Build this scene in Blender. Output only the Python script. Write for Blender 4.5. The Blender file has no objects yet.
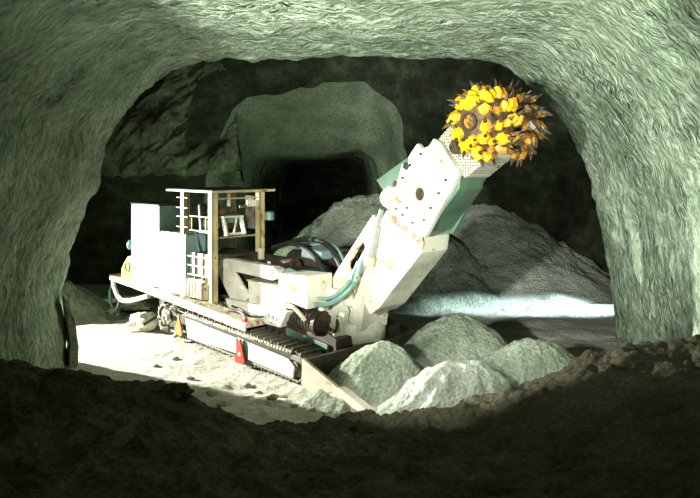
import bpy, bmesh, math, random
from mathutils import Vector, Matrix, noise
R = random.Random(7)
sc = bpy.context.scene
COL = sc.collection
PI = math.pi

# ------------------------------------------------------------------ materials
def new_mat(name):
    m = bpy.data.materials.new(name); m.use_nodes = True
    nt = m.node_tree; b = nt.nodes['Principled BSDF']
    return m, nt, b

def ramp(nt, stops):
    r = nt.nodes.new('ShaderNodeValToRGB'); e = r.color_ramp.elements
    while len(e) < len(stops): e.new(0.5)
    for k, (p, c) in enumerate(stops):
        e[k].position = p; e[k].color = (c[0], c[1], c[2], 1)
    return r

def noise_node(nt, vec, scale, detail=6, rough=.6, dist=0):
    n = nt.nodes.new('ShaderNodeTexNoise'); n.inputs['Scale'].default_value = scale
    n.inputs['Detail'].default_value = detail; n.inputs['Roughness'].default_value = rough
    n.inputs['Distortion'].default_value = dist
    nt.links.new(vec, n.inputs['Vector']); return n

def math_node(nt, op, a, b=None):
    n = nt.nodes.new('ShaderNodeMath'); n.operation = op
    for i, v in enumerate((a, b)):
        if v is None: continue
        if isinstance(v, (int, float)): n.inputs[i].default_value = v
        else: nt.links.new(v, n.inputs[i])
    return n.outputs[0]

def mix_col(nt, fac, a, b, mode='MIX'):
    n = nt.nodes.new('ShaderNodeMix'); n.data_type = 'RGBA'; n.blend_type = mode
    for sock, v in ((n.inputs[0], fac), (n.inputs[6], a), (n.inputs[7], b)):
        if isinstance(v, (int, float)): sock.default_value = v
        elif isinstance(v, tuple): sock.default_value = (v[0], v[1], v[2], 1)
        else: nt.links.new(v, sock)
    return n.outputs[2]

def muck(name, lo, mid, hi, fine=14., bump=.8, rough=.95):
    """crushed rock: grains and clods"""
    m, nt, b = new_mat(name); L = nt.links
    tc = nt.nodes.new('ShaderNodeTexCoord').outputs['Object']
    n1 = noise_node(nt, tc, 1.3, 5); n2 = noise_node(nt, tc, fine, 8, .75)
    v = nt.nodes.new('ShaderNodeTexVoronoi'); v.inputs['Scale'].default_value = fine * .9
    L.new(tc, v.inputs['Vector'])
    f = math_node(nt, 'ADD', math_node(nt, 'MULTIPLY', n1.outputs[0], .45), math_node(nt, 'MULTIPLY', n2.outputs[0], .55))
    r = ramp(nt, [(.32, lo), (.5, mid), (.68, hi)]); L.new(f, r.inputs[0]); L.new(r.outputs[0], b.inputs['Base Color'])
    b.inputs['Roughness'].default_value = rough
    b.inputs['Specular IOR Level'].default_value = .15
    h = math_node(nt, 'ADD', n2.outputs[0], math_node(nt, 'MULTIPLY', v.outputs['Distance'], .5))
    bp = nt.nodes.new('ShaderNodeBump'); bp.inputs['Strength'].default_value = bump; bp.inputs['Distance'].default_value = .06
    L.new(h, bp.inputs['Height']); L.new(bp.outputs[0], b.inputs['Normal'])
    return m

def cut_rock(name, lo, mid, hi, bump=1.0):
    """rock face with rows of pick marks; UV u = metres round the arch, v = metres along the tunnel"""
    m, nt, b = new_mat(name); L = nt.links
    uv = nt.nodes.new('ShaderNodeUVMap').outputs[0]
    tc = nt.nodes.new('ShaderNodeTexCoord').outputs['Object']
    # warp the rows
    w = noise_node(nt, tc, .55, 3, .5)
    wv = nt.nodes.new('ShaderNodeVectorMath'); wv.operation = 'SCALE'; wv.inputs['Scale'].default_value = .9
    L.new(w.outputs['Color'], wv.inputs[0])
    ad = nt.nodes.new('ShaderNodeVectorMath'); ad.operation = 'ADD'; L.new(uv, ad.inputs[0]); L.new(wv.outputs[0], ad.inputs[1])
    mp = nt.nodes.new('ShaderNodeMapping'); mp.inputs['Scale'].default_value = (.35, 1, 1); L.new(ad.outputs[0], mp.inputs['Vector'])
    wa = nt.nodes.new('ShaderNodeTexWave'); wa.bands_direction = 'Y'; wa.wave_profile = 'SAW'
    wa.inputs['Scale'].default_value = 3.4; wa.inputs['Distortion'].default_value = 2.6
    wa.inputs['Detail'].default_value = 3; wa.inputs['Detail Scale'].default_value = 1.6
    L.new(mp.outputs[0], wa.inputs['Vector'])
    mp2 = nt.nodes.new('ShaderNodeMapping'); mp2.inputs['Scale'].default_value = (8, 25, 1); L.new(ad.outputs[0], mp2.inputs['Vector'])
    n2 = noise_node(nt, mp2.outputs[0], 1.0, 3, .6)
    n3 = noise_node(nt, tc, 22, 5, .7); n1 = noise_node(nt, tc, .8, 4, .6)
    h = math_node(nt, 'ADD', math_node(nt, 'MULTIPLY', wa.outputs['Fac'], .6), math_node(nt, 'MULTIPLY', n2.outputs[0], 1.5))
    h = math_node(nt, 'ADD', h, math_node(nt, 'MULTIPLY', n3.outputs[0], .6))
    bp = nt.nodes.new('ShaderNodeBump'); bp.inputs['Strength'].default_value = bump; bp.inputs['Distance'].default_value = .065
    L.new(h, bp.inputs['Height']); L.new(bp.outputs[0], b.inputs['Normal'])
    f = math_node(nt, 'ADD', math_node(nt, 'MULTIPLY', n1.outputs[0], .45), math_node(nt, 'MULTIPLY', n2.outputs[0], .55))
    r = ramp(nt, [(.33, lo), (.5, mid), (.66, hi)]); L.new(f, r.inputs[0]); L.new(r.outputs[0], b.inputs['Base Color'])
    b.inputs['Roughness'].default_value = .9; b.inputs['Specular IOR Level'].default_value = .2
    return m

def paint(name, col, rust=(.28, .10, .04), amount=.62, rough=.45, metal=0., dirt=.6):
    m, nt, b = new_mat(name); L = nt.links
    tc = nt.nodes.new('ShaderNodeTexCoord').outputs['Object']
    n = noise_node(nt, tc, 5.5, 8, .7, .4); n2 = noise_node(nt, tc, 1.7, 4, .6)
    r = ramp(nt, [(amount, (0, 0, 0)), (min(1, amount + .05), (1, 1, 1))]); L.new(n.outputs[0], r.inputs[0])
    d = ramp(nt, [(.35, tuple(c * dirt for c in col)), (.6, col)]); L.new(n2.outputs[0], d.inputs[0])
    c = mix_col(nt, r.outputs[0], d.outputs[0], rust)
    L.new(c, b.inputs['Base Color']); b.inputs['Roughness'].default_value = rough; b.inputs['Metallic'].default_value = metal
    bp = nt.nodes.new('ShaderNodeBump'); bp.inputs['Strength'].default_value = .25; bp.inputs['Distance'].default_value = .01
    L.new(n.outputs[0], bp.inputs['Height']); L.new(bp.outputs[0], b.inputs['Normal'])
    return m

def perforated(name):
    m, nt, b = new_mat(name); L = nt.links
    tc = nt.nodes.new('ShaderNodeTexCoord').outputs['Object']
    v = nt.nodes.new('ShaderNodeTexVoronoi'); v.inputs['Scale'].default_value = 26; v.inputs['Randomness'].default_value = .25
    L.new(tc, v.inputs['Vector'])
    r = ramp(nt, [(.28, (.12, .11, .08)), (.42, (.52, .50, .40))]); L.new(v.outputs['Distance'], r.inputs[0])
    L.new(r.outputs[0], b.inputs['Base Color']); b.inputs['Roughness'].default_value = .7
    bp = nt.nodes.new('ShaderNodeBump'); bp.inputs['Strength'].default_value = .7; bp.inputs['Distance'].default_value = .02
    L.new(v.outputs['Distance'], bp.inputs['Height']); L.new(bp.outputs[0], b.inputs['Normal'])
    return m

M = {}
M['tunnel'] = cut_rock('tunnel_rock', (.09, .125, .08), (.28, .36, .26), (.54, .62, .48))
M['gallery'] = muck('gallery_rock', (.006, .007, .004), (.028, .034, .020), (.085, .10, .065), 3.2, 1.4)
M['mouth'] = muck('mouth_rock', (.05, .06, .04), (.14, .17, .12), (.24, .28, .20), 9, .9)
M['floor'] = muck('floor_muck', (.34, .33, .27), (.52, .52, .44), (.66, .67, .60), 12, .8)
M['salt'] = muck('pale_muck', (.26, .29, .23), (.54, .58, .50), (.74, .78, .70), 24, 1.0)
M['heap'] = muck('grey_muck', (.10, .125, .09), (.34, .39, .30), (.60, .65, .53), 20, 1.0)
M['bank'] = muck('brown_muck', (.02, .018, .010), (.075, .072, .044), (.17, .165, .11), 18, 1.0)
M['white'] = paint('white_paint', (.78, .76, .64), rust=(.34, .20, .09), dirt=.6, amount=.60)
M['cream'] = paint('cream_paint', (.70, .66, .46), amount=.56, dirt=.7)
M['apron'] = paint('apron_paint', (.74, .66, .52), rust=(.50, .28, .16), amount=.57, dirt=.75)
M['blue'] = paint('pale_blue_steel', (.27, .40, .42), amount=.72, dirt=.8)
M['green'] = paint('green_grey_paint_shade', (.11, .20, .14), amount=.62, dirt=.6)  # boom's shaded underside put into this darker green; lids and guards share it
M['beige'] = paint('beige_plate', (.62, .58, .42), amount=.54, dirt=.7)
M['yellow'] = paint('yellow_paint', (.95, .52, .01), rust=(.30, .12, .03), amount=.64, dirt=.8)
M['brownish'] = paint('brownish_yellow', (.45, .20, .02), rust=(.07, .05, .03), amount=.50, dirt=.5)  # darker, browner yellow; the far drum's picks use it throughout
M['post'] = paint('ochre_post', (.50, .44, .22), amount=.58, dirt=.55)
M['steel'] = paint('dark_steel', (.055, .055, .045), rust=(.10, .06, .04), amount=.5, rough=.5, metal=.4)
M['padsteel'] = paint('track_steel', (.20, .20, .15), rust=(.12, .08, .05), amount=.5, rough=.6, metal=.3, dirt=.35)
M['drum'] = paint('drum_steel', (.05, .036, .022), rust=(.12, .065, .03), amount=.5, rough=.65, dirt=.5)
M['chrome'] = paint('chrome', (.42, .46, .44), rust=(.4, .4, .36), amount=.8, rough=.35, metal=.25)
M['black'] = paint('black_rubber', (.02, .022, .02), rust=(.05, .05, .04), amount=.6, rough=.55)
M['teal'] = paint('teal_rubber', (.18, .34, .28), rust=(.1, .14, .1), amount=.65, rough=.4)
M['red'] = paint('red_reflector', (.62, .05, .03), amount=.8, rough=.3)
M['orange'] = paint('orange_reflector', (.85, .20, .05), amount=.8, rough=.3)
M['sun'] = paint('yellow_sticker', (.90, .68, .08), amount=.9, rough=.4, dirt=.95)
M['ink'] = paint('blue_ink', (.18, .24, .32), amount=.9)
M['bluepaint'] = paint('blue_paint', (.08, .16, .36), amount=.8)
M['perf'] = perforated('perforated_guard')

# ------------------------------------------------------------------ mesh building
class MB:
    def __init__(s): s.bm = bmesh.new(); s.mi = 0
    def _tag(s, faces):
        for f in faces: f.material_index = s.mi
    def box(s, c, size, rot=(0, 0, 0)):
        n0 = len(s.bm.faces)
        mat = Matrix.Translation(c) @ Matrix.Rotation(rot[2], 4, 'Z') @ Matrix.Rotation(rot[1], 4, 'Y') @ Matrix.Rotation(rot[0], 4, 'X') @ Matrix.Diagonal((size[0], size[1], size[2], 1))
        r = bmesh.ops.create_cube(s.bm, size=1, matrix=mat)
        s._tag({f for v in r['verts'] for f in v.link_faces}); return s
    def cyl(s, p0, p1, r0, r1=None, seg=16, caps=True):
        r1 = r0 if r1 is None else r1
        p0, p1 = Vector(p0), Vector(p1); d = p1 - p0
        q = d.to_track_quat('Z', 'Y').to_matrix().to_4x4()
        r = bmesh.ops.create_cone(s.bm, cap_ends=caps, segments=seg, radius1=r0, radius2=r1, depth=d.length, matrix=Matrix.Translation((p0 + p1) / 2) @ q)
        s._tag({f for v in r['verts'] for f in v.link_faces}); return s
    def prism(s, poly, v0, v1, holes=()):
        """polygon in (x,z) drawn out from y=v0 to y=v1, with holes"""
        bm = s.bm
        if not holes:
            a = [bm.verts.new((x, v0, z)) for x, z in poly]; b = [bm.verts.new((x, v1, z)) for x, z in poly]
            fs = [bm.faces.new(a), bm.faces.new(b[::-1])]
            n = len(a)
            for i in range(n): fs.append(bm.faces.new((a[i], b[i], b[(i + 1) % n], a[(i + 1) % n])))
        else:
            fs = []; ed = []; loops = []
            for lp in [poly] + list(holes):
                vs = [bm.verts.new((x, v0, z)) for x, z in lp]; loops.append(vs)
                ed += [bm.edges.new((vs[i], vs[(i + 1) % len(vs)])) for i in range(len(vs))]
            r = bmesh.ops.triangle_fill(bm, use_beauty=True, edges=ed, normal=(0, 1, 0))
            front = [g for g in r['geom'] if isinstance(g, bmesh.types.BMFace)]; fs += front
            mp = {}
            for vs in loops:
                for v in vs: mp[v] = bm.verts.new((v.co.x, v1, v.co.z))
            for f in front: fs.append(bm.faces.new([mp[v] for v in f.verts][::-1]))
            for vs in loops:
                for i in range(len(vs)):
                    p, q = vs[i], vs[(i + 1) % len(vs)]
                    fs.append(bm.faces.new((p, mp[p], mp[q], q)))
        s._tag(fs); return s
    def lathe(s, prof, origin, axis, seg=28):
        """prof: (radius, distance along axis)"""
        q = Vector(axis).to_track_quat('Z', 'Y').to_matrix(); o = Vector(origin); rings = []
        for r, h in prof:
            rings.append([s.bm.verts.new(o + q @ Vector((r * math.cos(2 * PI * k / seg), r * math.sin(2 * PI * k / seg), h))) for k in range(seg)])
        fs = []
        for a, b in zip(rings, rings[1:]):
            for k in range(seg): fs.append(s.bm.faces.new((a[k], a[(k + 1) % seg], b[(k + 1) % seg], b[k])))
        fs.append(s.bm.faces.new(rings[0][::-1])); fs.append(s.bm.faces.new(rings[-1]))
        s._tag(fs); return s
    def tube(s, pts, r, seg=8, smooth=6):
        P = [Vector(p) for p in pts]
        if smooth and len(P) > 2:
            Q = []
            ext = [P[0] * 2 - P[1]] + P + [P[-1] * 2 - P[-2]]
            for i in range(1, len(ext) - 2):
                p0, p1, p2, p3 = ext[i - 1:i + 3]
                for k in range(smooth):
                    t = k / smooth
                    Q.append(.5 * ((2 * p1) + (p2 - p0) * t + (2 * p0 - 5 * p1 + 4 * p2 - p3) * t * t + (3 * p1 - p0 - 3 * p2 + p3) * t ** 3))
            Q.append(P[-1]); P = Q
        rings = []; up = Vector((.31, .2, .93))
        for i, p in enumerate(P):
            d = (P[min(i + 1, len(P) - 1)] - P[max(i - 1, 0)]).normalized()
            a = d.cross(up).normalized(); b = d.cross(a).normalized()
            rings.append([s.bm.verts.new(p + (a * math.cos(2 * PI * k / seg) + b * math.sin(2 * PI * k / seg)) * r) for k in range(seg)])
        fs = []
        for a, b in zip(rings, rings[1:]):
            for k in range(seg): fs.append(s.bm.faces.new((a[k], a[(k + 1) % seg], b[(k + 1) % seg], b[k])))
        fs.append(s.bm.faces.new(rings[0][::-1])); fs.append(s.bm.faces.new(rings[-1]))
        s._tag(fs); return s
    def build(s, name, mats, parent=None, bevel=0, smooth=False):
        if not isinstance(mats, (list, tuple)): mats = [mats]
        bmesh.ops.recalc_face_normals(s.bm, faces=s.bm.faces)
        me = bpy.data.meshes.new(name); s.bm.to_mesh(me); s.bm.free()
        for m in mats: me.materials.append(m)
        if smooth:
            for p in me.polygons: p.use_smooth = True
            me.set_sharp_from_angle(angle=math.radians(40))
        o = bpy.data.objects.new(name, me); COL.objects.link(o)
        if parent: o.parent = parent
        if bevel:
            b = o.modifiers.new('bevel', 'BEVEL'); b.width = bevel; b.segments = 2; b.limit_method = 'ANGLE'; b.angle_limit = math.radians(40)
        return o

def tag(o, label, cat, group=None):
    o['label'] = label; o['category'] = cat
    if group: o['group'] = group
    return o

def circ(cx, cz, r, n=20): return [(cx + r * math.cos(2 * PI * k / n), cz + r * math.sin(2 * PI * k / n)) for k in range(n)]
def fbm(x, y, z=0, o=5):
    return noise.fractal(Vector((x, y, z)), 1.0, 2.0, o)
def sm(a, b, x):
    t = max(0, min(1, (x - a) / (b - a))); return t * t * (3 - 2 * t)
def lerp(tab, x):
    if x <= tab[0][0]: return tab[0][1]
    for (a, p), (b, q) in zip(tab, tab[1:]):
        if x <= b: return p + (q - p) * (x - a) / (b - a)
    return tab[-1][1]

def grid_mesh(name, xs, ys, fn, mat, skirt=None, smooth=True):
    nx, ny = len(xs), len(ys)
    vs = [(x, y, fn(x, y)) for y in ys for x in xs]
    fs = [(j * nx + i, j * nx + i + 1, (j + 1) * nx + i + 1, (j + 1) * nx + i) for j in range(ny - 1) for i in range(nx - 1)]
    me = bpy.data.meshes.new(name); me.from_pydata(vs, [], fs); me.materials.append(mat)
    for p in me.polygons: p.use_smooth = smooth
    o = bpy.data.objects.new(name, me); COL.objects.link(o); return o

def frange(a, b, st):
    n = max(1, int(round((b - a) / st))); return [a + (b - a) * k / n for k in range(n + 1)]

# ------------------------------------------------------------------ the tunnel and the cross gallery
PROF = [(-4.5, -.5), (-4.62, .5), (-4.62, 1.15), (-4.43, 2.1), (-4.08, 2.75), (-3.95, 3.25), (-3.7, 3.86), (-3.25, 4.4), (-2.65, 4.78), (-1.8, 4.87), (0, 4.88), (1.6, 4.87),
        (2.4, 4.80), (2.85, 4.5), (3.25, 4.1), (3.55, 3.65), (3.85, 2.95), (4.08, 1.9), (4.2, 1.0), (4.27, .24), (4.3, -.5)]
def resample(P, n):
    P = [Vector((x, 0, z)) for x, z in P]; ext = [P[0] * 2 - P[1]] + P + [P[-1] * 2 - P[-2]]; Q = []
    for i in range(1, len(ext) - 2):
        p0, p1, p2, p3 = ext[i - 1:i + 3]
        for k in range(12):
            t = k / 12
            Q.append(.5 * ((2 * p1) + (p2 - p0) * t + (2 * p0 - 5 * p1 + 4 * p2 - p3) * t * t + (3 * p1 - p0 - 3 * p2 + p3) * t ** 3))
    Q.append(P[-1]); cum = [0]
    for a, b in zip(Q, Q[1:]): cum.append(cum[-1] + (b - a).length)
    out = []; j = 0
    for k in range(n):
        s = cum[-1] * k / (n - 1)
        while j < len(cum) - 2 and cum[j + 1] < s: j += 1
        t = (s - cum[j]) / (cum[j + 1] - cum[j]); out.append((Q[j].lerp(Q[j + 1], t), s))
    return out

def loft(names, prof, path, splits, mat, amp=.12, groove=.035, seed=0, mats=None):
    """path: list of (y, outward offset, scale of noise). The arch is cut into named strips at the given fractions."""
    n = len(prof); pts = []
    nrm = []
    for i in range(n):
        a = prof[max(i - 1, 0)][0]; b = prof[min(i + 1, n - 1)][0]; d = (b - a).normalized()
        nrm.append(Vector((-d.z, 0, d.x)))       # outward for a left-to-right arch
    rows = []
    for (y, off, ns) in path:
        row = []; drop = .24 * sm(19.2, 21.8, y) if seed == 5 else 0
        for i in range(n):
            p, s = prof[i]; nn = nrm[i]
            if off > 1:                            # far out: head for the rock mass along rays from the middle
                base = p + nn * 1.0; ray = Vector((base.x, 0, base.z - 1.5)).normalized(); q = base + ray * (off - 1)
            else: q = p + nn * off
            q = Vector((q.x, y, q.z * (1 - drop)))
            f = fbm(q.x * .55 + seed, y * .55, q.z * .55, 4) * amp + fbm(q.x * 2.2, y * 2.2 + seed, q.z * 2.2, 3) * amp * .25
            ph = (y + .25 * fbm(q.x * .7, y * .3, q.z * .7, 2)) / .16
            g = abs((ph % 1) - .5) * 2
            q = q + nn * (f * ns * (.45 if seed == 0 and i > .6 * n else 1) + groove * g * (1 if off < .6 else .2) + fbm(s * 5, y * 7, seed, 3) * groove)
            row.append((q, s, y))
        rows.append(row)
    for name, i0, i1, mt in names:
        a, b = int(i0 * (n - 1)), int(i1 * (n - 1)); w = b - a + 1
        vs = [tuple(r[i][0]) for r in rows for i in range(a, b + 1)]
        fs = [(j * w + i, j * w + i + 1, (j + 1) * w + i + 1, (j + 1) * w + i) for j in range(len(rows) - 1) for i in range(w - 1)]
        me = bpy.data.meshes.new(name); me.from_pydata(vs, [], fs); me.materials.append(mt)
        uvl = me.uv_layers.new(name='UVMap')
        flat = [(r[i][1], r[i][2]) for r in rows for i in range(a, b + 1)]
        for lp in me.loops: uvl.data[lp.index].uv = flat[lp.vertex_index]
        for p in me.polygons: p.use_smooth = True
        o = bpy.data.objects.new(name, me); COL.objects.link(o); o['kind'] = 'structure'

prof = resample(PROF, 260)
path = [(y, 0, 1) for y in frange(-5, 3, .25)[:-1]] + [(y, 0, 1) for y in frange(3, 11.2, .04)]
for k in range(1, 9):
    a = k / 8 * PI / 2; path.append((11.2 + .35 * math.sin(a), .35 * (1 - math.cos(a)), 1))
path += [(11.6, .6, 1), (11.65, 1.0, 1), (11.7, 1.8, .8), (11.7, 3, .8), (11.7, 6, .5), (11.7, 12, .3)]
loft([('wall_left', 0, .36, M['tunnel']), ('ceiling', .36, .64, M['tunnel']), ('wall_right', .64, 1, M['tunnel'])], prof, path, None, None)

# second heading in the back wall of the gallery
P2 = [(-3.55, -.5), (-3.6, 1.0), (-3.55, 2.5), (-3.45, 3.4), (-3.2, 4.1), (-2.75, 4.65), (-2.0, 4.85), (-1.0, 4.95), (0, 5.1), (.55, 5.0), (.95, 4.5), (1.15, 3.4), (1.3, 2), (1.3, -.5)]
prof2 = resample(P2, 130)
path2 = [(19.0, 12, 1), (19.0, 7, 2), (19.0, 4, 3), (19.0, 2.6, 3), (19.05, 1.9, 2.6), (19.1, 1.4, 2), (19.15, 1.0, 1.4), (19.2, .55, 1.2)] + [(19.22 + .2 * k, .28 - .10 * k ** .8, 1) for k in range(0, 9)] + [(y, -.35, 1) for y in frange(21.1, 36, .2)]
M['heading'] = muck('lit_heading_rock', (.06, .075, .052), (.17, .205, .145), (.32, .37, .27), 14, 1.0)  # lighter than gallery rock: light on the tunnel mouth put into the colour
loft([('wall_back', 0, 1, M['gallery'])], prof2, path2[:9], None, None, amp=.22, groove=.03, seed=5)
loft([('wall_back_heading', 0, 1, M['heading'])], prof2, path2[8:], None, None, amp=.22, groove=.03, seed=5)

def wall(name, fn, nu, nv, mat):
    vs = [fn(i / (nu - 1), j / (nv - 1)) for j in range(nv) for i in range(nu)]
    fs = [(j * nu + i, j * nu + i + 1, (j + 1) * nu + i + 1, (j + 1) * nu + i) for j in range(nv - 1) for i in range(nu - 1)]
    me = bpy.data.meshes.new(name); me.from_pydata(vs, [], fs); me.materials.append(mat)
    uvl = me.uv_layers.new(name='UVMap')
    for lp in me.loops:
        c = me.vertices[lp.vertex_index].co; uvl.data[lp.index].uv = (c.x + c.y, c.z)
    for p in me.polygons: p.use_smooth = True
    o = bpy.data.objects.new(name, me); COL.objects.link(o); o['kind'] = 'structure'; return o
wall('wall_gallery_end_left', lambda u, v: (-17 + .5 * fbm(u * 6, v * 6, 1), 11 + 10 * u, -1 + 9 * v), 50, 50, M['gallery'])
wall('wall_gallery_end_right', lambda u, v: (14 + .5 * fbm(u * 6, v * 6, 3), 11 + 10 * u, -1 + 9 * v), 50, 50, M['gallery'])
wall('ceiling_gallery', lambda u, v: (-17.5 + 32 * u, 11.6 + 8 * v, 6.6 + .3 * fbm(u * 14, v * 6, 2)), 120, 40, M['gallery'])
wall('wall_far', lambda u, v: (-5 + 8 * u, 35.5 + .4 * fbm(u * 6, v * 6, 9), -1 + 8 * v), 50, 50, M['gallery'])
# the coarse bulging shoulder of the back wall, cut away low down on its left
def shoulder(u, v):
    x = -9.5 + 6.4 * u; z = 2.55 + 4.3 * v
    low = 1 - sm(0, .12, v)
    return (x, 18.1 + 1.3 * u + low * .9 + .60 * fbm((x - z) * .9, (z + x) * .3, 4, 6) + .12 * fbm((x - z) * 3, (z + x) * 1.1, 2, 4), z + .15 * fbm(x, 3, 1, 3))
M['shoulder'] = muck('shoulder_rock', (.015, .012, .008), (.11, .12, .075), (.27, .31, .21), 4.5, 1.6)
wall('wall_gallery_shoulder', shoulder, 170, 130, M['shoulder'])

# ------------------------------------------------------------------ ground
def ground(x, y):
    z = .05 * fbm(x * .8, y * .8, 0, 3) + .018 * fbm(x * 3.2, y * 3.2, 3, 4)
    z += .12 * math.exp(-((x + 3.3) / 1.2) ** 2 - ((y - 13.2) / 1.0) ** 2)           # rise under the rear of the tracks
    near = sm(10.8, 9.0, y)
    z += near * (.02 + .04 * fbm(x * 2.4, y * 4, 7, 5) + .03 * fbm(x * 7, y * 8, 2, 4)) * (1 if x > -3.5 else .6)
    z += .16 * sm(1.0, 2.5, x) * near
    return z - .03
xs = frange(-18, -5.2, .35)[:-1] + frange(-5.2, 5.0, .05)[:-1] + frange(5.0, 15, .3)
ys = frange(-5, 7, .4)[:-1] + frange(7, 15, .05)[:-1] + frange(15, 20, .15)[:-1] + frange(20, 37, .5)
fl = grid_mesh('floor', xs, ys, ground, M['floor']); fl['kind'] = 'structure'

# bank of muck in front
CR = [(-5, .84), (-3.8, .76), (-3.0, .70), (-2.55, .64), (-2.1, .62), (-1.85, .50), (-1.5, .36), (-1.1, .16), (-.7, .18), (-.2, .20), (.3, .22), (.8, .22), (1.2, .30), (1.6, .46), (1.95, .64), (2.3, .80), (2.8, 1.02), (3.3, 1.18), (3.75, 1.28), (5, 1.4)]
def bank(x, y):
    c = lerp(CR, x); yc = 8.05 + .15 * math.sin(x * 1.3) + .25 * sm(-1.2, -2.4, x)
    if y > yc: h = c * (1 - sm(0, 1.15, y - yc) * 1.0) - .12 * sm(.6, 1.2, y - yc)
    else:
        near = .62 if x < 1 else .62 + .1 * (x - 1)
        t = sm(0, 3.2, yc - y); h = c * (1 - t) + t * max(.45, c * .72 if c > .5 else .40)
        h -= .10 * math.sin(PI * min(1, (yc - y) / 2.2)) * sm(.1, 1, c)
    n = .09 * fbm(x * .9, y * .9, 2, 4) + .085 * fbm(x * 3.1, y * 3.1, 5, 5)
    r = abs(fbm(x * 5.5, y * 5.5, 9, 4)) * .06 + .022 * fbm(x * 13, y * 13, 4, 2)
    edge = sm(1.3, .5, y - yc) if y > yc else 1
    return h + (n + r) * edge - .03
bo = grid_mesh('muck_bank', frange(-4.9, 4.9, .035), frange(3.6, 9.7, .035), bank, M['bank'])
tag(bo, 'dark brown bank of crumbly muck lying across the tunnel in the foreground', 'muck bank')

def heap(name, cx, cy, rx, ry, h, mat, label, rot=0, p=1.35, rough=.10, step=.045, seed=0, peak=.5):
    c, s = math.cos(rot), math.sin(rot)
    nr = max(20, int(max(rx, ry) * 1.15 / step)); na = min(260, int(2 * PI * max(rx, ry) / step / 1.2))
    vs = []; fs = []
    for i in range(nr + 1):
        t = i / nr * 1.15
        for k in range(na):
            a = 2 * PI * k / na
            wob = 1 + .14 * fbm(math.cos(a) * 1.5 + seed, math.sin(a) * 1.5, seed, 3)
            lx, ly = rx * t * math.cos(a) * wob, ry * t * math.sin(a) * wob
            X, Y = cx + lx * c - ly * s, cy + lx * s + ly * c
            z = h * (max(0, 1 - t) ** p * (1 - peak) + peak * (math.cos(min(t, 1) * PI) * .5 + .5) ** .85)
            z += rough * (fbm(X * 1.6 + seed, Y * 1.6, seed, 4) * .9 + .45 * fbm(X * 6, Y * 6, seed, 4) + .22 * fbm(X * 15, Y * 15, seed, 2)) * sm(1.12, .75, t)
            z -= .25 * sm(.95, 1.15, t)
            vs.append((X - cx, Y - cy, z))
    for i in range(nr):
        for k in range(na):
            a, b = i * na + k, i * na + (k + 1) % na
            if i == 0: fs.append((a, b + na, a + na)) if False else fs.append((a, b, b + na, a + na))
            else: fs.append((a, b, b + na, a + na))
    me = bpy.data.meshes.new(name); me.from_pydata(vs, [], fs); me.materials.append(mat); me.validate()
    bm = bmesh.new(); bm.from_mesh(me); bmesh.ops.remove_doubles(bm, verts=bm.verts, dist=1e-5); bmesh.ops.recalc_face_normals(bm, faces=bm.faces); bm.to_mesh(me); bm.free()
    for q in me.polygons: q.use_smooth = True
    if me.polygons[0].normal.z < 0: me.flip_normals()
    o = bpy.data.objects.new(name, me); COL.objects.link(o); o.location = (cx, cy, 0)
    tag(o, label, 'heap'); return o

heap('muck_heap', .42, 9.72, 1.12, .95, .74, M['heap'], 'rounded heap of grey muck on the loading apron before the machine', peak=.95, rough=.07, seed=1)
heap('muck_heap', 1.65, 11.0, 1.35, .95, .86, M['heap'], 'small darker heap behind the foreground heaps, under the raised boom', peak=.9, rough=.08, seed=2)
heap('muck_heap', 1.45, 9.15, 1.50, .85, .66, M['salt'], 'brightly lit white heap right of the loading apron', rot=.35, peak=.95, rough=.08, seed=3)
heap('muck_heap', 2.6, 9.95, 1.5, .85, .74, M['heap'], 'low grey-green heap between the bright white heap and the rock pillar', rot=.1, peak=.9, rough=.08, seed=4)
heap('muck_heap', 3.7, 19.4, 4.3, 3.1, 2.3, M['salt'], 'largest heap of broken muck rising at the back behind the boom', p=1.05, peak=.35, rough=.10, step=.05, seed=6)  # paler muck in place of a lamp: light put into this heap's colour
heap('muck_heap', .5, 17.8, 4.0, 2.4, 2.45, M['heap'], 'broad heap of muck in front of the dark second tunnel behind the canopy', p=1.2, peak=.9, rough=.12, step=.06, seed=8)
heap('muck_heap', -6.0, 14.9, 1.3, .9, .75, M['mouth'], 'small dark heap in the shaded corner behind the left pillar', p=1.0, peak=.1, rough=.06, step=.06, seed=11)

def rock(name, loc, size, mat, label, group=None, seed=0):
    bm = bmesh.new(); bmesh.ops.create_icosphere(bm, subdivisions=4, radius=1)
    for v in bm.verts:
        n = v.co.normalized(); k = 1 + .45 * fbm(n.x * 1.2 + seed, n.y * 1.2, n.z * 1.2 + seed * 2, 3) + .12 * fbm(n.x * 5, n.y * 5 + seed, n.z * 5, 3)
        v.co = Vector((n.x * k * size[0], n.y * k * size[1], n.z * k * size[2]))
    me = bpy.data.meshes.new(name); bm.to_mesh(me); bm.free(); me.materials.append(mat)
    for p in me.polygons: p.use_smooth = True
    o = bpy.data.objects.new(name, me); COL.objects.link(o); o.location = loc
    tag(o, label, 'rock', group); return o
G = 'loose lumps of muck around the machine'
for k, (x, y, s) in enumerate([(-1.95, 9.85, .07), (-1.5, 10.2, .05), (-1.05, 9.5, .08), (-.75, 9.3, .05), (-2.4, 10.5, .06), (-1.7, 9.4, .09), (-.5, 9.15, .06), (-1.3, 9.9, .045), (-3.1, 11.2, .05), (-2.9, 11.6, .07)]):
    s *= .75; rock('muck_lump', (x, y, ground(x, y) + s * .3), (s * 1.3, s, s * .75), M['floor'], 'small loose lump of pale muck on the ground beside the near track', G, k)
rock('rock_lump', (-2.0, 8.1, bank(-2.0, 8.1) + .03), (.17, .12, .09), M['bank'], 'single dark clod on the crest of the foreground bank, below the track rear', None, 21)
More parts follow.
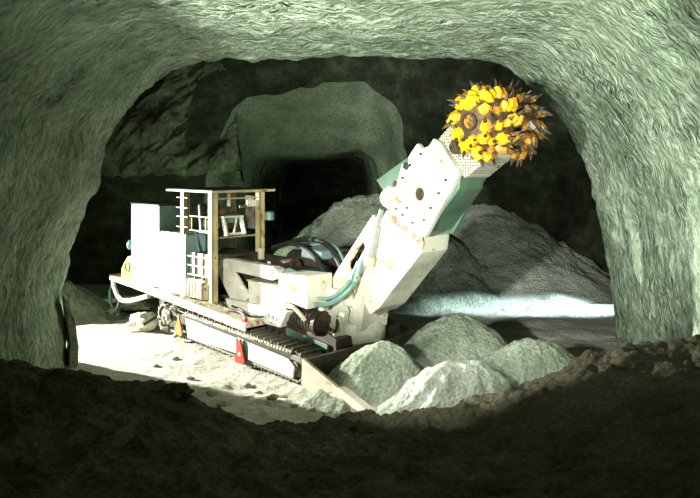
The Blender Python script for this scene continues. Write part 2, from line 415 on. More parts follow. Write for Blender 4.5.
for k, (x, y, s, lb) in enumerate([(-4.9, 15.4, .30, 'flat pale slab of rock nearest the yellow box at the dark left corner'), (-5.5, 15.9, .34, 'largest flat rock slab lying in the dark left corner of the gallery'), (-5.2, 14.8, .2, 'smallest broken rock between the dark heap and the machine rear')]):
    rock('rock_slab', (x, y, .12), (s * 1.8, s, s * .4), M['heap'], lb, None, 30 + k)
# thin slab splitting off the left pillar
sb = MB(); sb.prism([(0, -.1), (.02, .5), (-.03, 1.0), (-.12, 1.45), (-.2, 1.5), (-.16, 1.0), (-.12, .5), (-.14, -.1)], -.18, .18)
o = sb.build('leaning_slab', M['heap'], None, .02); o.location = (-4.42, 11.3, -.1); o.rotation_euler = (0, 0, .5); o.scale = (1, 1, .8)
tag(o, 'thin slab of rock split off and leaning on the foot of the left pillar', 'rock')

# ------------------------------------------------------------------ the roadheader; local x forward, y to its left, z up
RH = bpy.data.objects.new('roadheader', None); COL.objects.link(RH)
RH.location = (-1.174, 12.336, 0); RH.rotation_euler = (0, 0, math.atan2(-.708, .705))
tag(RH, 'white tracked mining roadheader with raised boom and yellow-studded cutter heads in the gallery', 'roadheader')
def tilt(u): return .045 * (1.9 - u)
def part(mb, name, mat, parent=RH, bevel=.008, smooth=False): return mb.build(name, mat, parent, bevel, smooth)

# --- crawler tracks
def crawler(side):
    ya, yb = (-1.2, -.78) if side < 0 else (.78, 1.2)
    yc = (ya + yb) / 2
    cr = MB()
    u0, u1, r = -1.98, 1.72, .205
    cr.prism([(u0, .09 + tilt(u0)), (u1, .09 + tilt(u1)), (u1 + .12, .24 + tilt(u1)), (u1, .38 + tilt(u1)), (u0, .38 + tilt(u0)), (u0 - .12, .24 + tilt(u0))], ya + .06, yb - .06)
    frame = part(cr, 'crawler_frame', M['steel'])
    for (uu) in (u0, u1):
        w = MB(); w.cyl((uu, ya + .03, .235 + tilt(uu)), (uu, yb - .03, .235 + tilt(uu)), .165, seg=24); w.cyl((uu, ya + .0, .235 + tilt(uu)), (uu, ya + .06, .235 + tilt(uu)), .07, seg=16)
        w.build('sprocket' if uu > 0 else 'idler_wheel', M['padsteel'], frame, .006)
    # pads round the loop
    straight = u1 - u0; per = 2 * straight + 2 * PI * r; n = 52; proto = None
    for k in range(n):
        s = per * k / n
        if s < straight: x, z, a = u0 + s, r, 0
        elif s < straight + PI * r:
            a = (s - straight) / r; x, z = u1 + r * math.sin(a), r * math.cos(a)
        elif s < 2 * straight + PI * r: x, z, a = u1 - (s - straight - PI * r), -r, PI
        else:
            a = PI + (s - 2 * straight - PI * r) / r; x, z = u0 + r * math.sin(a), r * math.cos(a)
        if crawler.proto is None:
            p = MB(); p.box((0, 0, 0), (.165, .42, .03)); p.box((-.04, 0, .03), (.022, .42, .05)); p.box((.05, 0, .02), (.018, .42, .03))
            p.box((0, -.09, -.035), (.15, .04, .06)); p.box((0, .09, -.035), (.15, .04, .06))
            o = part(p, 'track_pad', M['padsteel'], RH, .004); crawler.proto = o
        else: o = crawler.proto.copy(); COL.objects.link(o); o.parent = RH
        o.location = (x, yc, z + .235 + tilt(x)); o.rotation_euler = (0, a + math.atan(.045), 0)
crawler.proto = None
crawler(-1); crawler(1)
g = MB(); ya = -1.225
g.prism([(-1.22, .47 + .03), (.30, .41), (.30, .17), (-1.15, .17)], ya, ya + .03); part(g, 'side_plate', M['white'])
g = MB(); g.prism([(.62, .40), (1.60, .335), (1.74, .25), (1.70, .07), (.62, .13)], ya, ya + .03); part(g, 'side_plate', M['white'])
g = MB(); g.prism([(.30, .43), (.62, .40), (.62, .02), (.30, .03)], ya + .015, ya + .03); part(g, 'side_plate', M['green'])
for (u, z, s, m) in ((.43, .07, .34, 'red'), (-1.4, .20, .30, 'orange')):
    t = MB(); t.prism([(u - s * .42, z + s * .05), (u - s * .3, z - s * .1), (u + s * .3, z - s * .1), (u + s * .42, z + s * .05), (u + s * .05, z + s * 1.05), (u - s * .05, z + s * 1.05)], -1.26, -1.23)
    to = part(t, 'reflector', M[m], RH, .01); to['label'] = 'red triangular reflector' if m == 'red' else 'orange triangular reflector'
    if m == 'red':
        c = MB(); c.cyl((u, -1.265, z + s * .36), (u, -1.258, z + s * .36), .035, seg=16); c.build('reflector_disc', M['white'], to)
cm = MB()
for k in range(26):       # muck caked on the track rear
    u = R.uniform(-2.15, -1.25); z = R.uniform(.12, .66); s = R.uniform(.03, .07)
    cm.box((u, -1.22, z), (s * 1.6, s, s), (R.uniform(0, 3), R.uniform(0, 3), R.uniform(0, 3)))
cmo = part(cm, 'caked_muck', M['salt']); cmo['kind'] = 'stuff'
cm = MB()
for k in range(40):
    u = -1.2 + k * .073; cm.box((u, -1.22, .575 - .045 * (u + 1.2) + R.uniform(-.01, .01)), (.045, .03, .04))
part(cm, 'chain_guard', M['beige'])

# --- deck and body
d = MB(); d.prism([(-3.1, .95), (.62, .71), (.62, .63), (-3.1, .84)], -1.27, -.74); d.prism([(-3.1, .93), (.62, .70), (.62, .58), (-3.1, .82)], -1.285, -1.255)
part(d, 'deck_plate', M['beige'])
d = MB(); d.prism([(-2.1, .84), (.45, .66), (.45, .60), (-2.1, .74)], -1.25, -1.22); part(d, 'deck_skirt', M['white'])
d = MB(); d.prism([(-3.1, .93), (.62, .68), (.62, .60), (-3.1, .82)], .74, 1.27); part(d, 'deck_plate', M['beige'])
b = MB(); b.prism([(-3.0, .40), (-3.0, .90), (.4, .90), (1.5, .80), (2.1, .62), (2.1, .18), (1.6, .15), (-2.2, .22)], -.72, .72); part(b, 'chassis', M['steel'])
b = MB(); b.prism([(-1.85, 1.60), (.73, 1.56), (.76, 1.45), (.70, 1.34), (-.30, 1.37), (-1.85, 1.42)], -.80, -.66); b.cyl((.72, -.80, 1.45), (.72, -.62, 1.45), .10, seg=20)
part(b, 'frame_rail', M['white'])
b = MB(); b.prism([(-1.02, 1.44), (-.43, 1.42), (.08, 1.0), (-.10, .86), (-.50, .90)], -.79, -.74); part(b, 'frame_brace', M['white'])
b = MB(); b.prism([(-1.9, 1.58), (-1.9, .9), (-1.0, .85), (-1.0, 1.55)], -.84, -.74); part(b, 'side_panel', M['white'])
b = MB(); b.prism([(.04, 1.26), (.96, 1.24), (1.02, .90), (.06, .90)], -.80, -.50); part(b, 'tool_locker', M['white'], bevel=.01)
b = MB(); b.box((.5, -.65, 1.262), (.96, .34, .02), (0, .02, 0)); part(b, 'locker_lid', M['beige'])
b = MB(); b.prism([(-.48, .91), (-.38, .66), (1.0, .64), (1.17, .91)], -.90, -.55); bx = part(b, 'tank', M['white'], bevel=.015)
b = MB(); b.box((.50, -1.2, .74), (.08, .06, .07)); part(b, 'marker_lamp', M['red'])
b = MB(); b.tube([(-.4, -1.0, .84), (-.1, -1.12, .80), (.2, -1.08, .80), (.45, -1.15, .76)], .025); b.tube([(-.2, -.95, .82), (.1, -.98, .80), (.4, -1.05, .76), (.6, -.9, .76)], .02); part(b, 'cable', M['steel'], bevel=0)
b = MB(); b.prism([(1.0, 1.50), (1.68, 1.53), (1.68, 1.03), (1.10, 1.10), (1.0, 1.25)], -.92, -.40); vb = part(b, 'valve_box', M['white'], bevel=.015)
s = MB(); s.cyl((1.34, -.93, 1.31), (1.34, -.919, 1.31), .062, seg=20); so = s.build('round_sticker', M['sun'], vb); so['label'] = 'yellow round sticker'
# lettering on the tank
cu = bpy.data.curves.new('lettering', 'FONT'); cu.body = 'WAV'; cu.size = .15; cu.extrude = .002; cu.shear = .35
tmp = bpy.data.objects.new('tmp_text', cu); COL.objects.link(tmp); bpy.context.view_layer.update()
me = bpy.data.meshes.new_from_object(tmp); bpy.data.objects.remove(tmp)
me.materials.clear(); me.materials.append(M['ink'])
lt = bpy.data.objects.new('lettering', me); COL.objects.link(lt); lt.parent = bx
lt.rotation_euler = (PI / 2, math.radians(4), 0); lt.location = (.60, -.906, .74)
# dark machinery between the rails
b = MB(); b.box((-.2, 0, 1.15), (2.2, 1.1, .5)); b.box((.3, .1, 1.42), (1.2, .9, .12)); b.cyl((-.6, -.25, 1.48), (.6, -.25, 1.48), .16, seg=20); b.cyl((.0, .25, 1.5), (.9, .25, 1.5), .2, seg=20)
for k in range(5): b.box((-.7 + .33 * k, -.45, 1.47), (.10, .2, .22))
part(b, 'power_pack', M['steel'])
b = MB(); b.box((.75, .12, 1.70), (.42, .36, .16), (0, .1, .2)); part(b, 'tank_cover', M['blue'], bevel=.03)
b = MB(); b.box((-.05, -.45, 1.66), (.08, .08, .22)); part(b, 'filler_cap', M['cream'])
# motor by the near track front
b = MB(); b.cyl((.95, -.62, .80), (1.75, -.62, .76), .17, seg=24); b.cyl((1.0, -.62, .8), (1.06, -.62, .8), .20, seg=24); b.cyl((1.62, -.62, .77), (1.70, -.62, .77), .20, seg=24)
for k in range(7): b.cyl((1.12 + k * .07, -.62, .795), (1.14 + k * .07, -.62, .795), .186, seg=24)
part(b, 'drive_motor', M['steel'])
b = MB(); b.tube([(1.1, -.80, .98), (1.3, -.86, 1.0), (1.45, -.86, .92), (1.5, -.8, .82)], .035); part(b, 'coupling_hose', M['cream'])
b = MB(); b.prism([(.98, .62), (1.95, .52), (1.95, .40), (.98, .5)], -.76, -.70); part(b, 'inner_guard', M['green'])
# turret
t = MB(); t.lathe([(.50, .45), (.52, .62), (.50, .78), (.40, .82), (.38, 1.02), (.44, 1.06), (.44, 1.16), (.30, 1.2)], (1.75, -.02, 0), (0, 0, 1), 36); tur = part(t, 'turret', M['white'], bevel=.01)
for k in range(14):
    a = 2 * PI * k / 14; c = MB(); c.cyl((1.75 + .34 * math.cos(a), -.02 + .34 * math.sin(a), 1.15), (1.75 + .34 * math.cos(a), -.02 + .34 * math.sin(a), 1.19), .025, seg=6); c.build('bolt', M['steel'], tur)
t = MB(); t.prism([(1.40, 1.05), (1.52, 1.32), (1.85, 1.30), (2.05, 1.0), (2.0, .62), (1.65, .55)], -.50, -.40, [circ(1.70, 1.05, .09)]); part(t, 'turret_bracket', M['white'])
t = MB(); t.box((1.62, -.55, .92), (.10, .12, .5), (0, .35, 0)); t.box((1.98, -.50, .70), (.09, .10, .42), (0, -.25, 0)); t.box((1.78, -.62, .62), (.5, .14, .14)); part(t, 'turret_strut', M['cream'])
for pts, r, m in (([(1.32, -.56, 1.50), (1.34, -.70, 1.32), (1.62, -.76, 1.10), (1.95, -.66, 1.14), (2.20, -.46, 1.42), (2.32, -.40, 1.80)], .038, 'teal'),
                  ([(1.40, -.56, 1.50), (1.44, -.66, 1.36), (1.66, -.70, 1.18), (1.92, -.60, 1.22), (2.12, -.45, 1.46), (2.24, -.40, 1.76)], .028, 'teal'),
                  ([(-.3, .0, 1.72), (.4, -.1, 1.86), (1.0, -.2, 1.72), (1.45, -.3, 1.42), (1.7, -.3, 1.2)], .045, 'black'),
                  ([(-.5, .25, 1.70), (.3, .25, 1.90), (1.0, .15, 1.84), (1.5, .0, 1.5), (1.8, -.1, 1.2)], .045, 'black'),
                  ([(.9, .3, 1.70), (1.5, .25, 1.78), (1.9, .1, 1.35), (1.85, -.05, 1.1)], .03, 'black'),
                  ([(.2, .3, 1.75), (.9, .3, 1.86), (1.4, .12, 1.62), (1.6, -.1, 1.3)], .022, 'teal'),
                  ([(2.05, .1, 1.9), (1.85, .1, 1.75), (1.75, .05, 1.5), (1.8, .0, 1.2)], .018, 'teal'),
                  ([(.95, -.5, 1.45), (.86, -.62, 1.5), (.82, -.72, 1.36), (.95, -.78, 1.2)], .04, 'teal'),
                  ([(1.9, -.5, .9), (2.0, -.62, .75), (1.85, -.62, .6), (1.7, -.55, .7)], .025, 'black')):
    h = MB(); h.tube(pts, r, 8); ho = part(h, 'hydraulic_hose', M[m], bevel=0, smooth=True)
    ho['label'] = 'grey-green hydraulic hose' if m == 'teal' else 'black hydraulic hose'

# --- boom
slot = []
for k in range(9): a = PI * .8 + PI * k / 8; slot.append((2.03 + .07 * math.cos(a), 1.66 + .07 * math.sin(a)))
for k in range(9): a = -PI * .2 + PI * k / 8; slot.append((2.27 + .07 * math.cos(a), 1.98 + .07 * math.sin(a)))
t = MB(); t.prism([(1.60, 1.40), (2.50, 2.47), (2.66, 2.36), (2.44, 1.95), (2.12, 1.30), (1.96, .95), (1.80, 1.02)], -.36, -.28, [slot])
bp = part(t, 'boom_bracket', M['cream'])
t = MB(); t.prism([(1.60, 1.40), (2.50, 2.47), (2.66, 2.36), (2.44, 1.95), (2.12, 1.30), (1.96, .95), (1.80, 1.02)], .22, .30, [slot]); part(t, 'boom_bracket', M['cream'])
t = MB(); t.prism([(2.62, 2.36), (2.76, 2.55), (3.44, 2.20), (3.40, 1.98), (2.60, 1.10), (2.42, .98), (2.30, 1.12), (2.22, .70), (1.95, .66), (2.08, 1.15), (2.38, 1.75)], -.34, .26)
bo_ = part(t, 'boom', M['white'], bevel=.012)
t = MB(); t.prism([(2.86, 2.50), (3.44, 2.24), (3.44, 2.10), (3.38, 1.96), (3.34, 2.12), (2.84, 2.40)], -.352, -.32); t.build('joint_collar', paint('rusty_joint', (.62, .48, .33), rust=(.34, .12, .07), amount=.47), bo_, .01)
t = MB(); t.cyl((2.62, -.42, 2.30), (2.50, -.42, 1.80), .066, seg=20); cy = part(t, 'hydraulic_cylinder', M['chrome'], smooth=True)
t = MB(); t.cyl((2.74, -.42, 2.56), (2.60, -.42, 2.24), .035, seg=16); t.build('piston_rod', M['chrome'], cy)
t = MB(); t.cyl((2.515, -.42, 1.86), (2.485, -.42, 1.74), .085, seg=20); t.box((2.49, -.38, 1.76), (.12, .12, .08)); t.build('cylinder_clevis', M['beige'], cy)
# head frame
plate = [(2.70, 2.66), (2.72, 2.82), (2.84, 2.90), (2.96, 2.88), (3.02, 3.00), (3.10, 3.22), (3.20, 3.16), (3.22, 3.32), (3.38, 3.50), (3.46, 3.42), (3.58, 3.46), (3.66, 3.56), (3.78, 3.50), (4.08, 3.08), (4.02, 2.98), (3.52, 2.22), (3.40, 2.20), (3.02, 2.44), (2.80, 2.58)]
t = MB(); t.prism(plate, -.40, -.31, [circ(3.42, 2.80, .095)]); hp = part(t, 'head_side_plate', M['white'], bevel=.01)
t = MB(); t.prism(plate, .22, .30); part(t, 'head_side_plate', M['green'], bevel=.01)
t = MB(); t.prism([(2.52, 2.98), (3.22, 3.36), (3.60, 3.46), (4.05, 3.10), (4.02, 2.88), (3.50, 2.28), (2.9, 2.55)], -.31, .24); part(t, 'head_frame', M['green'], bevel=.01)  # shade under the boom put into the green colour
t = MB(); t.cyl((2.83, -.425, 2.72), (2.83, -.39, 2.72), .13, seg=24); t.cyl((2.83, -.435, 2.72), (2.83, -.42, 2.72), .07, seg=24); t.build('pivot_pin', M['white'], hp, .01)
t = MB(); t.cyl((2.83, -.44, 2.72), (2.83, -.43, 2.72), .025, seg=16); t.build('grease_nipple', M['beige'], hp)
t = MB(); t.cyl((3.03, -.415, 2.74), (3.03, -.39, 2.74), .085, seg=24); t.cyl((3.03, -.425, 2.74), (3.03, -.41, 2.74), .045, seg=24); t.build('pivot_pin', M['cream'], hp, .01)
t = MB(); t.prism(circ(3.42, 2.80, .125, 28), -.412, -.398, [circ(3.42, 2.80, .095)]); t.build('bore_ring', M['cream'], hp)
t = MB(); t.cyl((3.42, -.37, 2.80), (3.42, -.30, 2.80), .095, seg=24); t.build('bore_dark_disc', M['drum'], hp)  # dark disc; the shade inside the bore put into its colour
t = MB()
arc = [(3.62 + .26 * math.cos(a), 3.10 + .26 * math.sin(a)) for a in [PI * (-.15 + k / 16 * 1.05) for k in range(17)]]
arc2 = [(3.62 + .225 * math.cos(a), 3.10 + .225 * math.sin(a)) for a in [PI * (-.15 + k / 16 * 1.05) for k in range(17)]]
t.prism(arc + arc2[::-1], -.425, -.395); t.build('arc_lip', M['cream'], hp)
t = MB(); t.cyl((3.62, -.412, 3.10), (3.62, -.395, 3.10), .15, seg=36); t.build('round_cover', M['white'], hp, .008)
bm_ = MB()
for (u, z) in ((3.12, 2.5), (3.3, 2.4), (3.5, 2.45), (3.62, 2.62), (3.76, 2.82), (3.12, 3.02), (3.2, 2.6), (3.88, 3.0), (3.26, 3.2), (3.45, 3.35), (3.0, 2.58)):
    c = MB(); c.cyl((u, -.42, z), (u, -.398, z), .02, seg=6); c.build('bolt', M['steel'], hp)
t = MB(); t.box((3.19, -.41, 3.18), (.08, .04, .08), (0, .6, 0)); t.box((2.98, -.41, 2.93), (.06, .04, .06), (0, .6, 0)); t.build('lug', M['steel'], hp)
# gearbox between the drums
t = MB(); t.prism([(3.60, 3.44), (3.68, 3.58), (3.84, 3.72), (4.20, 3.92), (4.45, 3.98), (4.62, 3.82), (4.62, 3.50), (4.46, 3.28), (4.10, 3.02)], -.30, .26); part(t, 'cutter_gearbox', M['perf'], bevel=.03)
t = MB(); t.cyl((3.98, -.345, 3.44), (3.98, -.29, 3.44), .10, seg=24); part(t, 'inspection_cover', M['steel'])

# cutter drums
def drum(sgn):
    cx, cz = 4.42, 3.74
    ks = 1 if sgn < 0 else .86
    prof = [(r_, h_ * ks) for r_, h_ in [(.30, .10), (.36, .14), (.385, .26), (.37, .38), (.32, .50), (.24, .585), (.15, .62), (.02, .625)]]
    t = MB(); t.lathe(prof, (cx, 0, cz), (0, sgn, 0), 36); dr = part(t, 'cutter_drum', M['drum'], bevel=0, smooth=True)
    t = MB(); t.prism(circ(cx, cz, .115, 24), sgn * .60 * ks, sgn * .67 * ks, [circ(cx, cz, .085, 24)]); t.build('hub_ring', M['steel'], dr)
    t = MB(); t.cyl((cx, sgn * .62 * ks, cz), (cx, sgn * .635 * ks, cz), .085, seg=24); t.build('hub_cap', M['brownish'], dr)
    kk = 1 if sgn < 0 else .86
    rows = [(.18 * kk, 12), (.29 * kk, 12), (.39 * kk, 11), (.48 * kk, 10), (.56 * kk, 8), (.595 * kk, 6)]
    for ri, (h, n) in enumerate(rows):
        rr = lerp([(.10, .30), (.14, .36), (.26, .385), (.38, .37), (.50, .32), (.585, .24), (.62, .18)], h)
        for k in range(n):
            a = 2 * PI * (k / n) + ri * .55 + R.uniform(-.05, .05)
            rad = Vector((math.cos(a), 0, math.sin(a))); tang = Vector((-math.sin(a), 0, math.cos(a))) * (1 if sgn < 0 else -1)
            w = sm(.3, .62, h); axis_out = Vector((0, sgn, 0))
            nrm = (rad * (1 - w * .75) + axis_out * w).normalized()
            base = Vector((cx, sgn * h, cz)) + rad * rr
            dirn = (nrm * .8 + tang * R.uniform(.35, .95) + axis_out * R.uniform(-.1, .15)).normalized()
            p = MB(); s = R.uniform(.8, 1.3)
            p.cyl(base - nrm * .04, base + nrm * .045 * s + tang * .01, .072 * s, .056 * s, 7)
            p.cyl(base + nrm * .02, base + dirn * .105 * s, .062 * s, .038 * s, 7)
            p.mi = 1; p.cyl(base + dirn * .10 * s, base + dirn * .135 * s, .027, .022, 8); p.cyl(base + dirn * .135 * s, base + dirn * .20 * s, .022, .003, 8)
            p.build('cutting_pick', [M['yellow'] if sgn < 0 and R.random() < .85 else M['brownish'], M['drum']], dr)
drum(-1); drum(1)

# --- loading apron
t = MB(); t.prism([(2.22, .52), (3.50, .07), (3.46, -.02), (2.68, -.10), (2.48, .05), (2.20, .15)], -1.49, -1.44); t.prism([(2.95, .28), (3.52, .10), (3.52, .06), (2.95, .24)], -1.50, -1.38); ap = part(t, 'apron_side', M['apron'], bevel=.006)
t = MB(); t.prism([(2.22, .52), (3.50, .07), (3.46, -.02), (2.68, -.10), (2.48, .05), (2.20, .15)], 1.30, 1.35); part(t, 'apron_side', M['apron'], bevel=.006)
t = MB(); t.prism([(2.20, .50), (2.28, .50), (2.36, .14), (2.20, .14)], -1.44, 1.3); t.prism([(2.25, .16), (3.45, .04), (3.45, -.02), (2.25, .08)], -1.44, 1.3); part(t, 'apron_plate', M['steel'])

# --- rear boxes
def open_box(name, u0, u1, v0, v1, z0, z1, mat, th=.03, dz=(0, 0)):
    b = MB()
    b.box(((u0 + u1) / 2, v0 + th / 2, (z0 + z1) / 2), (u1 - u0, th, z1 - z0)); b.box(((u0 + u1) / 2, v1 - th / 2, (z0 + z1) / 2), (u1 - u0, th, z1 - z0))
    b.box((u0 + th / 2, (v0 + v1) / 2, (z0 + z1) / 2), (th, v1 - v0 - 2 * th, z1 - z0)); b.box((u1 - th / 2, (v0 + v1) / 2, (z0 + z1) / 2), (th, v1 - v0 - 2 * th, z1 - z0))
    b.box(((u0 + u1) / 2, (v0 + v1) / 2, z0 + th), (u1 - u0 - .01, v1 - v0 - .01, th))
    return part(b, name, mat, bevel=.008)
e = MB(); e.box((-2.70, -.90, 1.68), (1.08, .60, 1.52)); part(e, 'switchgear_cabinet', M['blue'], bevel=.012)
e = MB(); e.box((-2.70, -.90, 2.45), (1.12, .64, .025)); part(e, 'cabinet_lid', M['black'])
e = MB(); e.box((-1.70, -.99, 1.42), (.90, .42, 1.08)); lb = part(e, 'battery_box', M['blue'], bevel=.012)
e = MB(); e.box((-1.70, -.99, 1.965), (.86, .38, .02)); e.build('box_lid', M['green'], lb)
e = MB(); e.box((-1.8, -1.21, 1.55), (.14, .03, .02)); e.build('handle', M['steel'], lb)
# --- valve bank with steps beside it
b = MB(); b.box((-.90, -1.10, 1.05), (.52, .22, .32)); part(b, 'valve_bank', M['cream'])
for k in range(5):
    b = MB(); b.box((-1.08 + .10 * k, -1.24, 1.05), (.045, .05, .28)); part(b, 'valve_lever', M['white'] if k % 2 else M['beige'])
b = MB(); b.box((-.86, -1.12, 1.46), (.70, .03, .40)); part(b, 'step_panel', M['white'])
for z in (1.28, 1.44, 1.60):
    b = MB(); b.box((-.86, -1.155, z), (.74, .05, .025)); part(b, 'step_rung', M['beige'])
for u in (-1.02, -.78):
    b = MB(); b.box((u, -1.14, 1.40), (.035, .05, .55)); part(b, 'step_upright', M['padsteel'])

# --- canopy and operator's place
cn = MB(); cn.box((-1.13, -.55, 2.765), (1.46, 1.32, .02)); part(cn, 'canopy_roof', M['black'], bevel=.004)
cn = MB()
cn.box((-1.13, -1.215, 2.745), (1.50, .025, .045)); cn.box((-1.13, .115, 2.745), (1.50, .025, .045)); cn.box((-.395, -.55, 2.745), (.025, 1.36, .045)); cn.box((-1.865, -.55, 2.745), (.025, 1.36, .045))
part(cn, 'roof_frame', M['post'])
for (u, v) in ((-.50, -1.13), (-1.38, -1.13), (-.50, -.13), (-1.38, -.13)):
    p = MB(); z0 = .86
    p.box((u, v - .055, (z0 + 2.73) / 2), (.11, .018, 2.73 - z0)); p.box((u, v + .055, (z0 + 2.73) / 2), (.11, .018, 2.73 - z0)); p.box((u, v, (z0 + 2.73) / 2), (.018, .10, 2.73 - z0))
    po = part(p, 'canopy_post', M['post'], bevel=.003)
    if (u, v) == (-1.38, -1.13):
        for z in (2.62, 2.44, 2.28, 2.10):
            q = MB(); q.box((u, v - .06, z), (.36, .015, .012)); q.build('post_rung', M['post'], po)
rl = MB()
for z in (2.30, 2.05): rl.box((-.94, -1.13, z), (.80, .02, .022))
for u in (-1.16, -.72): rl.box((u, -1.13, 2.175), (.022, .02, .25))
part(rl, 'guard_rail', M['post'])
rl = MB(); rl.tube([(-.50, -1.08, 2.62), (-.50, -.18, 2.62)], .014, smooth=0); rl.tube([(-.5, -1.08, 1.95), (-.5, -.18, 1.95)], .014, smooth=0); part(rl, 'guard_rail', M['post'], bevel=0)
b = MB(); b.box((-.94, -.62, 1.62), (.92, .96, .05)); part(b, 'cab_floor', M['steel'])
b = MB(); b.box((-1.2, -.60, 1.98), (.46, .46, .10)); st = part(b, 'operator_seat', M['black'], bevel=.03)
b = MB(); b.box((-1.40, -.60, 2.24), (.10, .44, .50), (0, -.12, 0)); b.build('seat_back', M['black'], st, .03)
b = MB(); b.box((-1.2, -.60, 1.79), (.12, .12, .30)); b.build('seat_pedestal', M['steel'], st)
b = MB(); b.box((-.95, -.86, 2.16), (.30, .16, .14)); part(b, 'control_box', M['teal'])
b = MB(); b.prism([(-.72, 2.30), (-.62, 2.30), (-.50, 1.98), (-.58, 1.96)], -.84, -.80); b.prism([(-.72, 2.30), (-.62, 2.30), (-.50, 1.98), (-.58, 1.96)], -.46, -.42)
b.box((-.60, -.63, 1.99), (.05, .40, .04)); b.box((-.67, -.63, 2.29), (.14, .44, .03)); b.box((-.60, -.60, 2.13), (.03, .03, .30), (0, .3, 0)); part(b, 'control_desk', M['white'])
b = MB(); b.box((-.78, -.63, 2.24), (.16, .40, .12)); part(b, 'control_desk', M['green'])
b = MB(); b.lathe([(.01, 0), (.045, .01), (.055, .05), (.04, .09), (.01, .1)], (-.80, -.74, 2.33), (0, 0, 1), 16); part(b, 'signal_lamp', paint('reddish_lens', (.55, .16, .08), amount=.8), bevel=0)
b = MB(); b.box((-.52, -.30, 2.52), (.03, .20, .12)); part(b, 'instrument_panel', M['white'])
b = MB(); b.box((-.70, -.20, 2.35), (.25, .04, .60)); b.box((-.60, -.36, 2.46), (.03, .30, .05)); part(b, 'bracket_frame', M['padsteel'])
b = MB(); b.box((-.60, -1.10, 2.02), (.08, .04, .26)); part(b, 'tool_holder', M['bluepaint'])
b = MB(); b.tube([(-1.22, -1.02, 2.0), (-1.10, -1.02, 1.66)], .02, smooth=0); part(b, 'brace_bar', M['teal'], bevel=0)
b = MB(); b.lathe([(.02, 0), (.09, .01), (.09, .14), (.07, .16), (.02, .16)], (-.42, .02, 2.20), (0, 0, 1), 20); part(b, 'work_lamp', M['teal'], bevel=0)

# --- rear end
b = MB(); b.box((-3.78, -.90, .84), (1.4, .30, .05), (0, .04, 0)); b.box((-3.6, -1.16, .84), (1.1, .10, .06), (0, .05, 0)); part(b, 'rear_platform', M['white'])
b = MB(); b.tube([(-4.40, -1.0, .82), (-4.15, -1.12, .74), (-3.80, -1.18, .52), (-3.40, -1.20, .50), (-2.6, -1.18, .70)], .045); part(b, 'rear_bumper', M['white'], bevel=0, smooth=True)
b = MB(); b.tube([(-4.35, -.95, .82), (-4.55, -1.0, .55), (-4.45, -1.02, .25), (-4.1, -1.05, .10)], .028); part(b, 'trailing_hose', M['teal'], bevel=0, smooth=True)
b = MB(); b.tube([(-3.85, -1.1, .55), (-3.92, -1.14, .30), (-4.05, -1.16, .15)], .03); part(b, 'tow_hook', M['steel'], bevel=0, smooth=True)
b = MB(); b.prism([(-3.80, .86), (-3.28, .86), (-3.28, 1.38), (-3.50, 1.38), (-3.66, 1.24), (-3.78, 1.1)], -1.14, -.80); yb = part(b, 'junction_box', M['yellow'], bevel=.03)
b = MB(); b.prism(circ(-3.50, 1.16, .10, 20), -1.16, -1.135, [circ(-3.50, 1.16, .075, 20)]); b.build('cable_ring', M['steel'], yb)
b = MB(); b.lathe([(.03, 0), (.08, .04), (.10, .10), (.08, .13), (.02, .13)], (-3.36, -1.06, 1.60), (-.7, -.6, .1), 20); b.box((-3.40, -.9, 1.62), (.3, .06, .06)); part(b, 'rear_headlamp', M['teal'], bevel=0, smooth=True)
b = MB(); b.box((-3.35, -.86, 1.85), (.12, .06, .10)); b.tube([(-3.3, -.8, 1.95), (-3.5, -.85, 1.9), (-3.46, -.9, 1.72)], .018); part(b, 'lamp_bracket', M['teal'], bevel=0)

# white bundle at the rear
rock('sack', (-3.92, 13.35, .19), (.30, .24, .20), M['white'], 'crumpled white bundle on the ground behind the near track', None, 44)['category'] = 'sack'
b = MB(); b.cyl((0, 0, 0), (.55, .35, .35), .03, seg=10); o = b.build('steel_bar', M['steel']); o.location = (-3.85, 13.05, .22); tag(o, 'short dark bar propped on the white bundle', 'bar')

# long beam lying in the dark corner
b = MB(); b.box((0, 0, 0), (2.6, .14, .10)); o = b.build('timber_beam', M['teal'], None, .01); o.location = (-5.3, 15.0, .28); o.rotation_euler = (0, -.06, .35)
tag(o, 'long dull beam lying among rocks behind the machine rear', 'beam')
b = MB(); b.tube([(0, 0, 0), (.2, .1, .9), (.1, .3, 1.6)], .03, smooth=5)

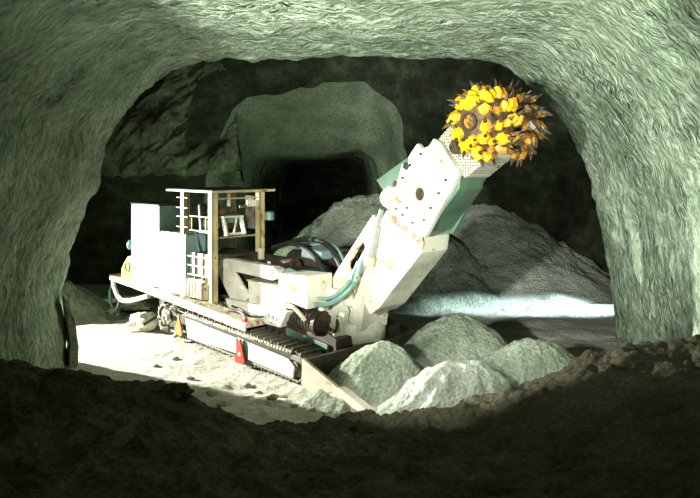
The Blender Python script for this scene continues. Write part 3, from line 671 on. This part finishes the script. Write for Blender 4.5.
# ------------------------------------------------------------------ light
def spot(name, loc, aim, power, size, blend, col, radius=.15):
    l = bpy.data.lights.new(name, 'SPOT'); l.energy = power; l.spot_size = math.radians(size); l.spot_blend = blend; l.color = col; l.shadow_soft_size = radius
    o = bpy.data.objects.new(name, l); COL.objects.link(o); o.location = loc
    o.rotation_euler = (Vector(aim) - Vector(loc)).to_track_quat('-Z', 'Y').to_euler(); return o
spot('key_lamp', (-12.0, 15.4, 2.8), (-2.6, 11.4, .2), 34000, 34, .7, (1, 1, .88), .15)
spot('flash_lamp', (-2.6, 2.0, 3.1), (1.9, 10.0, 4.1), 5400, 52, .4, (.97, 1, .88), .12)
spot('hull_fill', (-2.9, 2.2, 3.4), (-1.2, 12.0, 1.75), 4200, 21, .5, (1, 1, .90), .10)  # added fill to brighten the machine hull; no lamp stands here
spot('heap_fill', (-3.0, 7.2, 4.2), (1.3, 9.1, .4), 1900, 27, .6, (.97, 1, .90), .10)  # unseen spot added to light the nearest heaps
spot('ceiling_fill', (-1.0, -1.2, 1.9), (1.2, 7.4, 5.0), 5600, 62, 1, (.93, 1, .84), .25)  # added behind the camera to brighten the roof rock, not a fitting
spot('wall_fill', (1.5, -1.0, 2.6), (-3.6, 9.5, 4.3), 90, 62, 1, (.60, 1, .45), .4)  # extra green fill for the left wall, added without a real source
spot('back_fill', (-2.6, 15.6, 1.1), (-2.5, 20.0, 3.6), 340, 112, .8, (.72, 1, .66), .2)  # spot added out of sight to lift the second tunnel's mouth
spot('passage_lamp', (11.5, 15.7, 2.3), (4.9, 15.7, .0), 26000, 15, .8, (.72, .93, 1), .05)
w = bpy.data.worlds.new('world'); sc.world = w; w.use_nodes = True
w.node_tree.nodes['Background'].inputs[0].default_value = (.25, .5, .33, 1); w.node_tree.nodes['Background'].inputs[1].default_value = .01

# ------------------------------------------------------------------ camera
cam = bpy.data.cameras.new('camera'); co = bpy.data.objects.new('camera', cam); COL.objects.link(co)
co.location = (0, 0, 3.2); co.rotation_euler = (PI / 2, 0, 0); cam.sensor_width = 36; cam.lens = 36.0; cam.shift_y = -84 / 700; cam.clip_end = 200
sc.camera = co
sc.view_settings.view_transform = 'Standard'; sc.view_settings.look = 'None'; sc.view_settings.gamma = 1; sc.view_settings.use_curve_mapping = False
sc.view_settings.exposure = 0

sc.cycles.max_bounces = 6; sc.cycles.diffuse_bounces = 2
